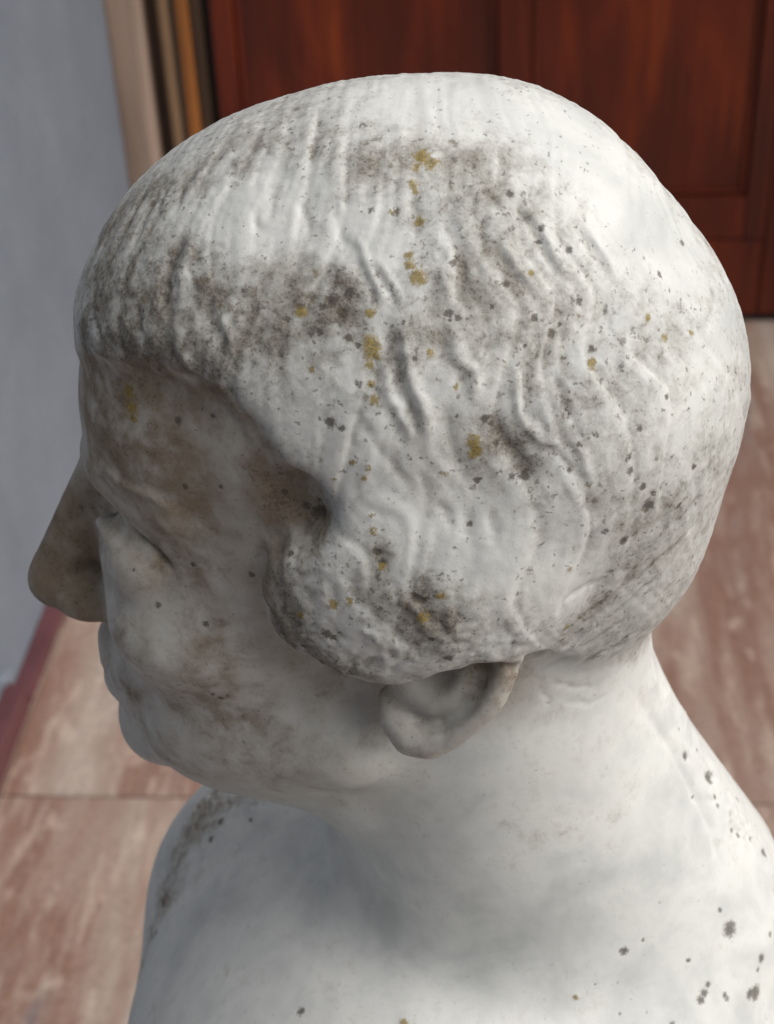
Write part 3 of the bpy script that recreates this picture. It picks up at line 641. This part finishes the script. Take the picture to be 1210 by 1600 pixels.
DARK_SPOTS = [
    (-6.65,-5.59,1.99,0.15), (-5.5,-6.06,2.41,0.11), (2.05,-7.89,1.37,0.13), (2.17,-7.86,1.4,0.08), (4.1,-6.12,5.0,0.15), (2.98,-4.03,8.15,0.15),
    (1.31,-6.37,5.74,0.15), (1.33,-6.47,5.6,0.08), (1.57,-6.44,5.62,0.11), (-4.87,-6.13,-3.19,0.13), (-6.8,-5.52,-3.25,0.13), (-8.16,-5.25,-5.06,0.13),
    (-6.59,-5.77,-5.4,0.13), (1.17,-8.81,-4.24,0.2), (0.69,-8.95,-3.4,0.15), (-0.8,-4.57,7.96,0.11), (-0.13,-4.63,7.93,0.15), (3.63,-6.06,5.42,0.13),
    (2.85,-5.73,6.29,0.13), (3.76,-4.79,7.08,0.11), (3.81,-4.55,7.35,0.13), (4.6,-4.65,6.76,0.13), (4.85,-5.43,5.57,0.13), (4.33,-5.95,5.15,0.08),
    (1.52,-5.45,6.94,0.11), (1.44,-5.57,6.84,0.11), (1.3,-5.78,6.56,0.08), (2.47,-6.14,5.8,0.08), (0.4,-7.07,4.76,0.11), (0.09,-6.59,5.58,0.11),
    (1.52,-7.57,3.25,0.08), (2.27,-7.51,3.1,0.15), (2.46,-7.5,2.95,0.11), (2.6,-7.62,2.41,0.13), (0.24,-7.88,2.09,0.08), (0.05,-7.84,2.61,0.06),
    (1.86,-8.2,0.09,0.11), (1.41,-8.43,-0.55,0.08), (-0.76,-8.49,-0.64,0.15), (-0.64,-8.6,-0.96,0.13), (0.3,-8.88,-1.99,0.2), (0.48,-8.89,-2.1,0.15),
    (1.22,-8.72,-1.43,0.08), (-2.39,-8.55,-3.55,0.2), (-2.2,-8.61,-3.67,0.15), (-3.18,-7.97,-4.5,0.13), (-3.35,-7.7,-1.27,0.13), (-3.52,-6.79,0.24,0.15),
    (-2.89,-6.83,-0.18,0.2), (-2.61,-6.95,-0.32,0.23), (-2.41,-7.02,-0.23,0.2), (-2.49,-6.93,0.11,0.11), (5.69,-7.28,-0.78,0.13), (6.77,-6.73,0.39,0.13),
    (5.22,-5.98,4.43,0.11), (7.21,-3.51,5.44,0.13), (8.0,-1.79,5.63,0.13), (6.61,-6.43,2.12,0.13), (5.33,-6.97,2.25,0.11), (4.52,-6.96,3.07,0.08),
    (4.61,-7.0,2.93,0.08), (6.26,-6.83,1.42,0.13), (6.36,-6.86,1.02,0.15), (6.94,-6.63,-0.33,0.25), (6.29,-6.92,-1.37,0.2), (7.93,-5.86,-0.86,0.13),
    (8.34,-5.54,0.27,0.11), (7.07,-6.55,0.05,0.11), (4.63,-7.46,1.41,0.11), (4.88,-7.21,2.09,0.11), (4.42,-6.39,4.35,0.08), (7.36,-5.64,2.7,0.11),
    (8.06,-5.33,2.09,0.08), (3.37,-6.5,4.81,0.08), (3.02,-7.78,1.41,0.15), (3.38,-7.73,1.37,0.2), (-1.13,-6.89,5.07,0.11), (-1.39,-6.77,5.21,0.13),
    (-1.83,-6.14,6.05,0.23), (-1.56,-6.39,5.79,0.2), (-1.39,-6.09,6.21,0.2), (-2.09,-6.22,5.9,0.15), (-2.71,-6.15,5.87,0.15), (-3.07,-6.29,5.56,0.13),
    (-2.18,-6.61,5.33,0.13), (-1.14,-7.33,4.13,0.13), (-1.97,-7.59,3.08,0.2), (-1.62,-7.69,2.97,0.13), (-2.24,-7.52,3.15,0.08), (-6.21,-5.76,2.02,0.06),
    (-6.69,-5.71,-8.38,0.11), (-6.46,-5.64,-8.58,0.13), (-6.23,-5.69,-8.42,0.08), (-7.77,-5.71,-7.98,0.08), (-7.85,-5.23,-8.94,0.08), (-6.78,-5.39,-10.22,0.08),
    (-5.89,-5.7,-10.5,0.08), (-8.4,-5.6,-7.8,0.06), (-7.86,-5.03,-11.59,0.06), (-5.66,-5.83,-4.96,0.06), (-5.49,-6.23,0.11,0.11), (-6.64,-5.8,-0.17,0.13),
    (11.2,-4.62,-20.6,0.38), (12.25,-5.47,-23.11,0.35), (12.02,-5.66,-22.94,0.23), (12.54,-4.54,-22.27,0.2), (12.39,-4.9,-22.49,0.11), (10.16,-6.48,-21.94,0.2),
    (10.03,-6.67,-22.07,0.2), (10.31,-6.23,-21.74,0.13), (9.55,-5.99,-20.72,0.11), (10.81,-4.44,-19.78,0.13), (10.96,-6.24,-22.32,0.13), (11.03,-6.28,-22.46,0.13),
    (12.98,-3.65,-21.98,0.13), (10.46,-1.13,-16.33,0.28), (9.54,-1.55,-14.8,0.2), (9.96,-0.75,-15.29,0.11), (11.39,-1.95,-18.22,0.13), (11.68,-1.82,-18.62,0.13),
    (12.23,-1.38,-19.31,0.13), (12.83,-1.18,-20.21,0.2), (7.15,-6.49,-19.69,0.2), (7.85,-6.17,-19.44,0.08), (8.42,-5.41,-18.33,0.08), (5.53,-6.09,-16.65,0.06),
    (-4.71,-6.95,-22.83,0.2), (8.92,-7.56,-22.33,0.13), (7.0,-7.69,-21.65,0.08), (6.12,-7.17,-20.7,0.06), (6.93,-7.04,-20.76,0.06), (7.98,-7.48,-21.81,0.06),
    (-9.51,4.13,-24.29,0.2), (-8.0,3.43,-23.47,0.15), (-9.88,3.48,-24.72,0.2), (-12.19,2.42,-27.68,0.2), (-12.45,1.43,-28.48,0.2), (-10.9,5.97,-25.2,0.11),
    (11.83,-0.17,-18.38,0.13), (10.7,-1.53,-16.88,0.11), (10.81,-1.72,-17.18,0.11), (9.96,-2.31,-16.12,0.08), (12.7,-0.11,-19.81,0.08), (9.25,-1.06,-13.97,0.08),
    (-11.62,-0.95,-9.95,0.06), (-8.8,-5.12,-3.74,0.08),
]
#FEATURES_END

#DETAIL_BEGIN
# flat cut under the bust and chopped-off shoulders
x_, y_, z_ = coords((slice(None),) * 3)
FIELD = smax(FIELD, (-35.4 - z_) + 0 * x_ + 0 * y_, 0.6)
FIELD = smax(FIELD, (y_ - 17.0) - 0.12 * (z_ + 30) + 0 * x_, 1.2)

V, Q = surface_nets(FIELD, LO, H)

def mesh_from(name, V, Q):
    me = bpy.data.meshes.new(name)
    me.vertices.add(len(V)); me.vertices.foreach_set("co", np.asarray(V, np.float32).ravel())
    me.loops.add(Q.size); me.loops.foreach_set("vertex_index", Q.astype(np.int32).ravel())
    me.polygons.add(len(Q)); me.polygons.foreach_set("loop_start", np.arange(0, Q.size, 4, dtype=np.int32))
    me.update(calc_edges=True); me.validate()
    return me

me = mesh_from("coarse", V * 0.01, Q)
tmp = bpy.data.objects.new("coarse", me); COL.objects.link(tmp)
md = tmp.modifiers.new("s", 'SUBSURF'); md.levels = 1; md.render_levels = 1
me2 = bpy.data.meshes.new_from_object(tmp.evaluated_get(bpy.context.evaluated_depsgraph_get()))
bpy.data.objects.remove(tmp); bpy.data.meshes.remove(me)
me2.name = "marble_bust"
NV = len(me2.vertices)
P = np.empty(NV * 3, np.float32); me2.vertices.foreach_get("co", P); P = P.reshape(-1, 3) * 100
NRM = np.empty(NV * 3, np.float32); me2.vertex_normals.foreach_get("vector", NRM); NRM = NRM.reshape(-1, 3)

rng = np.random.default_rng(7)
PERM = np.tile(rng.permutation(256), 3)
GRAD = rng.normal(size=(256, 3)).astype(np.float32); GRAD /= np.linalg.norm(GRAD, axis=1)[:, None]
def perlin(p):
    i = np.floor(p).astype(np.int64); f = (p - i).astype(np.float32); i &= 255
    u = f * f * f * (f * (f * 6 - 15) + 10)
    r = 0
    for a in (0, 1):
        for b in (0, 1):
            for c in (0, 1):
                g = GRAD[PERM[PERM[PERM[i[:, 0] + a] + i[:, 1] + b] + i[:, 2] + c]]
                dot = g[:, 0] * (f[:, 0] - a) + g[:, 1] * (f[:, 1] - b) + g[:, 2] * (f[:, 2] - c)
                r = r + dot * (u[:, 0] if a else 1 - u[:, 0]) * (u[:, 1] if b else 1 - u[:, 1]) * (u[:, 2] if c else 1 - u[:, 2])
    return r

px, py, pz = P[:, 0], P[:, 1], P[:, 2]
# where there is hair
ed = polygon_distance(HAIRLINE, px.astype(float), pz.astype(float))
hairm = smooth01(-ed, -0.1, 0.6) * smooth01(pz, -12.0, -9.5)
# locks fan out from a parting on the far side of the crown and run down in shallow waves
K = np.array([-0.06, 0.60, 0.80]); K /= np.linalg.norm(K)
rr = np.linalg.norm(P, axis=1) + 1e-6
th = 9.0 * np.arccos(np.clip(P @ K / rr, -1, 1))
wob = perlin(P * 0.22 + 9)
across = (px - 0.3) / (0.55 + 0.045 * th) + 0.55 * wob + 0.34 * np.sin(th * 1.15 + 5.0 * perlin(P * 0.17 + 60) + 0.5 * px) * smooth01(th, 6, 13)
def strands(k, m, o): return perlin(np.stack([across * k + o, th * m + o, 0 * th + o + 0.3], 1))
ph = across * 0.95 + 0.35 * strands(0.5, 0.12, 12.0)
u_ = ph - np.floor(ph)
lock = u_ ** 0.7 * (1 - smooth01(u_, 0.78, 1.0))
fade = smooth01(strands(0.45, 0.16, 40.0), -0.22, 0.30) * smooth01(th, 4.0, 9.0)
s2 = strands(2.1, 0.22, 31.0) * (0.4 + 0.6 * smooth01(th, 8, 14)); s3 = strands(4.4, 0.55, 77.0); s4 = strands(6.8, 0.7, 55.0)
disp = hairm * (0.085 * (lock - 0.35) * fade + 0.03 * s2 * (0.35 + 0.65 * fade) + 0.032 * s3 + 0.022 * s4)
# worn surface
n1 = perlin(P * 1.1 + 3); n2 = perlin(P * 2.7 + 17); n3 = perlin(P * 6.5 + 29)
def blobs(lst, soft=True):
    r = np.zeros(NV, np.float32) if soft else np.full(NV, -1.0, np.float32)
    for t in lst:
        R_ = t[3] * 2.6
        sel = np.nonzero((np.abs(px - t[0]) < R_) & (np.abs(py - t[1]) < R_) & (np.abs(pz - t[2]) < R_))[0]
        if not len(sel): continue
        d_ = np.sqrt((px[sel] - t[0]) ** 2 + (py[sel] - t[1]) ** 2 + (pz[sel] - t[2]) ** 2) / t[3]
        if soft: r[sel] = 1 - (1 - r[sel]) * (1 - min(t[4], 1) * 0.85 * np.exp(-(d_ / 1.15) ** 2))
        else: r[sel] = np.maximum(r[sel], 1 - d_)
    return r
rough_f = blobs(ROUGH_FRONT); rough_b = blobs(ROUGH_BACK); curls = blobs(CURLS) * hairm
rough = np.clip(rough_f + rough_b, 0, 1)
disp += 0.012 * n2 * (0.3 + hairm) + 0.006 * n3 * (0.5 + hairm) + 0.02 * n1 * (0.5 + 0.7 * hairm)
disp += rough_f * (0.10 * n1 + 0.18 * n2 + 0.10 * n3 - 0.3 * np.clip(n2 - 0.2, 0, 1))
disp += rough_b * (0.20 + 0.14 * n1 + 0.12 * n2 + 0.04 * n3 - 0.5 * np.clip(n2 - 0.18, 0, 1))
disp += curls * (0.20 * n1 + 0.15 * n2 + 0.05 * n3 - 0.25 * np.clip(n2 - 0.25, 0, 1))
# hand carved lines
for pts, wd, ht in CARVED:
    A = np.array(pts, np.float32)
    mn, mx = A.min(0) - 3 * wd, A.max(0) + 3 * wd
    sel = np.nonzero((px > mn[0]) & (px < mx[0]) & (py > mn[1]) & (py < mx[1]) & (pz > mn[2]) & (pz < mx[2]))[0]
    if not len(sel): continue
    S = P[sel] + 0.10 * np.stack([n2[sel], n1[sel], n2[sel]], 1); best = np.full(len(sel), 1e9, np.float32); along = np.zeros(len(sel), np.float32)
    for i in range(len(A) - 1):
        e = A[i + 1] - A[i]
        t = np.clip(((S - A[i]) @ e) / (e @ e + 1e-9), 0, 1)
        d_ = np.linalg.norm(S - A[i] - t[:, None] * e, axis=1)
        b_ = d_ < best; best[b_] = d_[b_]; along[b_] = ((i + t) / (len(A) - 1))[b_]
    taper = np.minimum(1, 0.35 + 3.0 * np.minimum(along, 1 - along))
    disp[sel] += np.where((ht < 0) & (ht > -0.3), 0.6, 0.85) * ht * np.exp(-(best / wd) ** 2) * taper
grime = blobs(GRIME); scrub = blobs(SCRUBBED); lich = blobs(LICHEN, False); dark = blobs(DARK_SPOTS, False)
# brown staining of the face, which the neck lacks
stain = smooth01(-px, -1.5, 3.5) * smooth01(pz, -16.5, -12.5) * (1 - hairm) * (0.75 + 0.5 * n1) * (1 + 0.6 * smooth01(pz, -6, -1))
stain += 1.0 * smooth01(-px, 10.6, 11.6) * smooth01(pz, -10.5, -8.8) * smooth01(-pz, 2.5, 4)
stain = np.maximum(stain, 0.8 * (1 - hairm) * smooth01(pz, -10.5, -8.5) * smooth01(-np.abs(px - 1), -3.5, -2))
streak = s2 * 0.9 + s3 * 0.9
grime = np.clip(grime * (0.86 + 1.0 * n1 + 0.7 * n2 - 0.55 * hairm * streak) + 0.10 * hairm * n1, 0, 1.1)
disp += np.clip(grime, 0, 1) * hairm * (0.05 * n3 + 0.05 * n2 - 0.10 * np.clip(n3 - 0.25, 0, 1))
# crusts stand a little proud, dark pits a little sunk
disp += 0.03 * np.clip(lich + 0.2, 0, 0.6) - 0.03 * np.clip(dark, 0, 0.5)
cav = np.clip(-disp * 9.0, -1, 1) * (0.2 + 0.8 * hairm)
P2 = P + NRM * disp[:, None]
me2.vertices.foreach_set("co", (P2 * 0.01).astype(np.float32).ravel())
for nm, val in (("grime", grime), ("scrub", scrub), ("lichen", lich), ("dark", dark), ("cavity", cav), ("hair", hairm), ("rough_front", np.clip(rough_f + rough_b * np.clip(3.0 * (n2 - 0.24), 0, 1), 0, 1)), ("stain", stain)):
    at_ = me2.attributes.new(nm, 'FLOAT', 'POINT'); at_.data.foreach_set("value", np.asarray(val, np.float32))
me2.polygons.foreach_set("use_smooth", np.ones(len(me2.polygons), bool))
me2.update()

def marble_material():
    mt, n, l, b = mat("weathered_marble")
    def attr(name):
        a = n.new("ShaderNodeAttribute"); a.attribute_name = name; return a.outputs["Fac"]
    tc = n.new("ShaderNodeTexCoord"); v = tc.outputs["Object"]
    M = lambda op, a, b_=0.0, clamp=False: math_node(n, l, op, a, b_, None, clamp)
    def sstep(x, lo, hi):
        q = n.new("ShaderNodeMapRange"); q.interpolation_type = 'SMOOTHSTEP'
        q.inputs["From Min"].default_value = lo; q.inputs["From Max"].default_value = hi
        l.new(x, q.inputs["Value"]); return q.outputs[0]
    big = noise_node(n, l, v, 38, 4, 0.6, 0.3)
    mid = noise_node(n, l, v, 170, 6, 0.68, 0.4)
    fine = noise_node(n, l, v, 760, 5, 0.75, 0.2)
    tiny = noise_node(n, l, v, 1700, 3, 0.6)
    gr, sc, li, dk, cv, hr, rf, st = [attr(k) for k in ("grime", "scrub", "lichen", "dark", "cavity", "hair", "rough_front", "stain")]
    S = lambda x: M('SUBTRACT', x, 0.5)
    micro = noise_node(n, l, v, 1250, 4, 0.75, 0.15)
    # bare marble with faint grey clouds
    c = ramp(n, l, big, [(0.3, (0.56, 0.575, 0.56)), (0.52, (0.71, 0.72, 0.695)), (0.75, (0.78, 0.78, 0.75))])
    vein = noise_node(n, l, v, 14, 5, 0.6, 1.2)
    c = mix(n, l, M('MULTIPLY', sstep(vein, 0.50, 0.68), 0.22), c, (0.42, 0.43, 0.44))
    c = mix(n, l, M('MULTIPLY', sstep(micro, 0.56, 0.75), 0.14), c, (0.35, 0.34, 0.32))
    # amount of dirt
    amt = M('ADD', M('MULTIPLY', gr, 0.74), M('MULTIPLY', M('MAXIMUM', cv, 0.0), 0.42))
    amt = M('ADD', amt, M('MULTIPLY', hr, 0.31))
    amt = M('ADD', amt, M('ADD', M('MULTIPLY', rf, 0.62), M('MULTIPLY', st, 0.22)))
    amt = M('SUBTRACT', amt, M('MULTIPLY', sc, 0.66))
    # soft grey-brown film, cloudy at every scale
    film = sstep(M('ADD', amt, M('ADD', M('ADD', M('MULTIPLY', S(mid), 1.25), M('MULTIPLY', S(big), 1.0)), M('MULTIPLY', S(fine), 0.45))), 0.02, 0.92)
    fcol = mix(n, l, hr, (0.24, 0.185, 0.13), (0.225, 0.205, 0.172))
    c = mix(n, l, M('MULTIPLY', st, 0.55), c, (0.33, 0.28, 0.22))
    c = mix(n, l, M('MULTIPLY', film, 0.88), c, fcol)
    # fine dark algae grains, thick in the dirtiest places
    crust = sstep(M('ADD', M('MULTIPLY', M('SUBTRACT', amt, M('MULTIPLY', st, 0.12)), 0.52), M('ADD', M('ADD', M('MULTIPLY', S(fine), 1.5), M('MULTIPLY', S(micro), 1.5)), M('MULTIPLY', S(mid), 1.3))), 0.36, 0.90)
    hue = ramp(n, l, mid, [(0.40, (0.085, 0.065, 0.036)), (0.52, (0.075, 0.062, 0.050)), (0.64, (0.105, 0.078, 0.058))])
    c = mix(n, l, M('MULTIPLY', crust, 0.74), c, hue)
    # scattered pin-point lichen, ragged
    nc = n.new("ShaderNodeTexNoise"); nc.inputs["Scale"].default_value = 520; nc.inputs["Detail"].default_value = 3
    l.new(v, nc.inputs["Vector"])
    va = n.new("ShaderNodeVectorMath"); va.operation = 'MULTIPLY_ADD'
    l.new(nc.outputs["Color"], va.inputs[0]); va.inputs[1].default_value = (0.0042,) * 3; l.new(v, va.inputs[2])
    def specks(scale, dens, lo, hi, rad):
        vo = n.new("ShaderNodeTexVoronoi"); vo.inputs["Scale"].default_value = scale
        l.new(va.outputs[0], vo.inputs["Vector"])
        sp = n.new("ShaderNodeSeparateColor"); l.new(vo.outputs["Color"], sp.inputs[0])
        size = M('MULTIPLY', sstep(M('ADD', sp.outputs[0], dens), lo, hi), rad)
        d_ = M('ADD', vo.outputs["Distance"], M('MULTIPLY', S(micro), 0.8))
        return sstep(M('SUBTRACT', size, d_), -0.10, 0.22), sp.outputs[1]
    dens = M('ADD', M('MULTIPLY', hr, 0.13), M('MULTIPLY', amt, 0.22))
    s_a, k_a = specks(240, dens, 0.92, 1.35, 0.42)
    s_b, k_b = specks(560, dens, 0.78, 1.30, 0.50)
    c = mix(n, l, M('MULTIPLY', s_a, 0.70), c, mix(n, l, k_a, (0.06, 0.055, 0.05), (0.20, 0.15, 0.085)))
    c = mix(n, l, M('MULTIPLY', s_b, 0.62), c, mix(n, l, k_b, (0.07, 0.06, 0.05), (0.16, 0.13, 0.09)))
    # single dark lichens with a paler, crumbly middle
    dq = M('ADD', dk, M('ADD', M('MULTIPLY', S(fine), 2.2), M('MULTIPLY', S(micro), 1.4)))
    dm = sstep(dq, -0.12, 0.50)
    c = mix(n, l, M('MULTIPLY', dm, 0.82), c, mix(n, l, sstep(fine, 0.42, 0.62), (0.05, 0.04, 0.038), (0.135, 0.115, 0.085)))
    # yellow lichen crusts
    lq = M('ADD', li, M('ADD', M('ADD', M('MULTIPLY', S(fine), 2.2), M('MULTIPLY', S(micro), 1.2)), M('MULTIPLY', S(mid), 1.6)))
    lm = sstep(lq, -0.10, 0.55)
    yel = ramp(n, l, micro, [(0.35, (0.10, 0.08, 0.025)), (0.5, (0.26, 0.185, 0.035)), (0.68, (0.42, 0.31, 0.09))])
    c = mix(n, l, M('MULTIPLY', lm, 0.84), c, yel)
    l.new(c, b.inputs["Base Color"])
    r_ = M('ADD', 0.50, M('MULTIPLY', film, 0.3))
    l.new(r_, b.inputs["Roughness"])
    b.inputs["Specular IOR Level"].default_value = 0.35
    hgt = M('ADD', M('MULTIPLY', fine, 0.6), M('ADD', M('MULTIPLY', tiny, 0.3), M('SUBTRACT', M('MULTIPLY', crust, 0.25), M('MULTIPLY', dm, 0.5))))
    bp = n.new("ShaderNodeBump"); bp.inputs["Distance"].default_value = 0.0006
    l.new(M('ADD', 0.14, M('MULTIPLY', M('ADD', hr, film), 0.17)), bp.inputs["Strength"])
    l.new(hgt, bp.inputs["Height"]); l.new(bp.outputs[0], b.inputs["Normal"])
    return mt

MARBLE = marble_material()
bust = bpy.data.objects.new("marble_bust", None); COL.objects.link(bust)
bust.location = (0, 0, HEAD_Z - 0.412)
tag(bust, "weathered white marble bust of a man with short wavy hair, spotted with lichen", "bust")
o = link_mesh("carved_figure", me2, MARBLE, bust); o.location = (0, 0, 0.412)
# turned socle joining the bust to the stand
def lathe(name, prof, material, parent, seg=64):
    vs, fs = [], []
    for r, z in prof:
        for k in range(seg):
            a = 2 * math.pi * k / seg; vs.append((r * math.cos(a), r * math.sin(a), z))
    for i in range(len(prof) - 1):
        for k in range(seg):
            k2 = (k + 1) % seg; fs.append((i * seg + k, i * seg + k2, (i + 1) * seg + k2, (i + 1) * seg + k))
    fs.append(tuple(range(seg))[::-1]); fs.append(tuple(range((len(prof) - 1) * seg, len(prof) * seg)))
    me = bpy.data.meshes.new(name); me.from_pydata(vs, [], fs); me.update()
    return link_mesh(name, me, material, parent)
so = lathe("socle", [(0.098, 0.0005), (0.098, 0.012), (0.088, 0.016), (0.078, 0.028), (0.075, 0.04), (0.082, 0.050), (0.09, 0.058)], MARBLE, bust)
so.location = (0.02, 0, 0)
#DETAIL_END
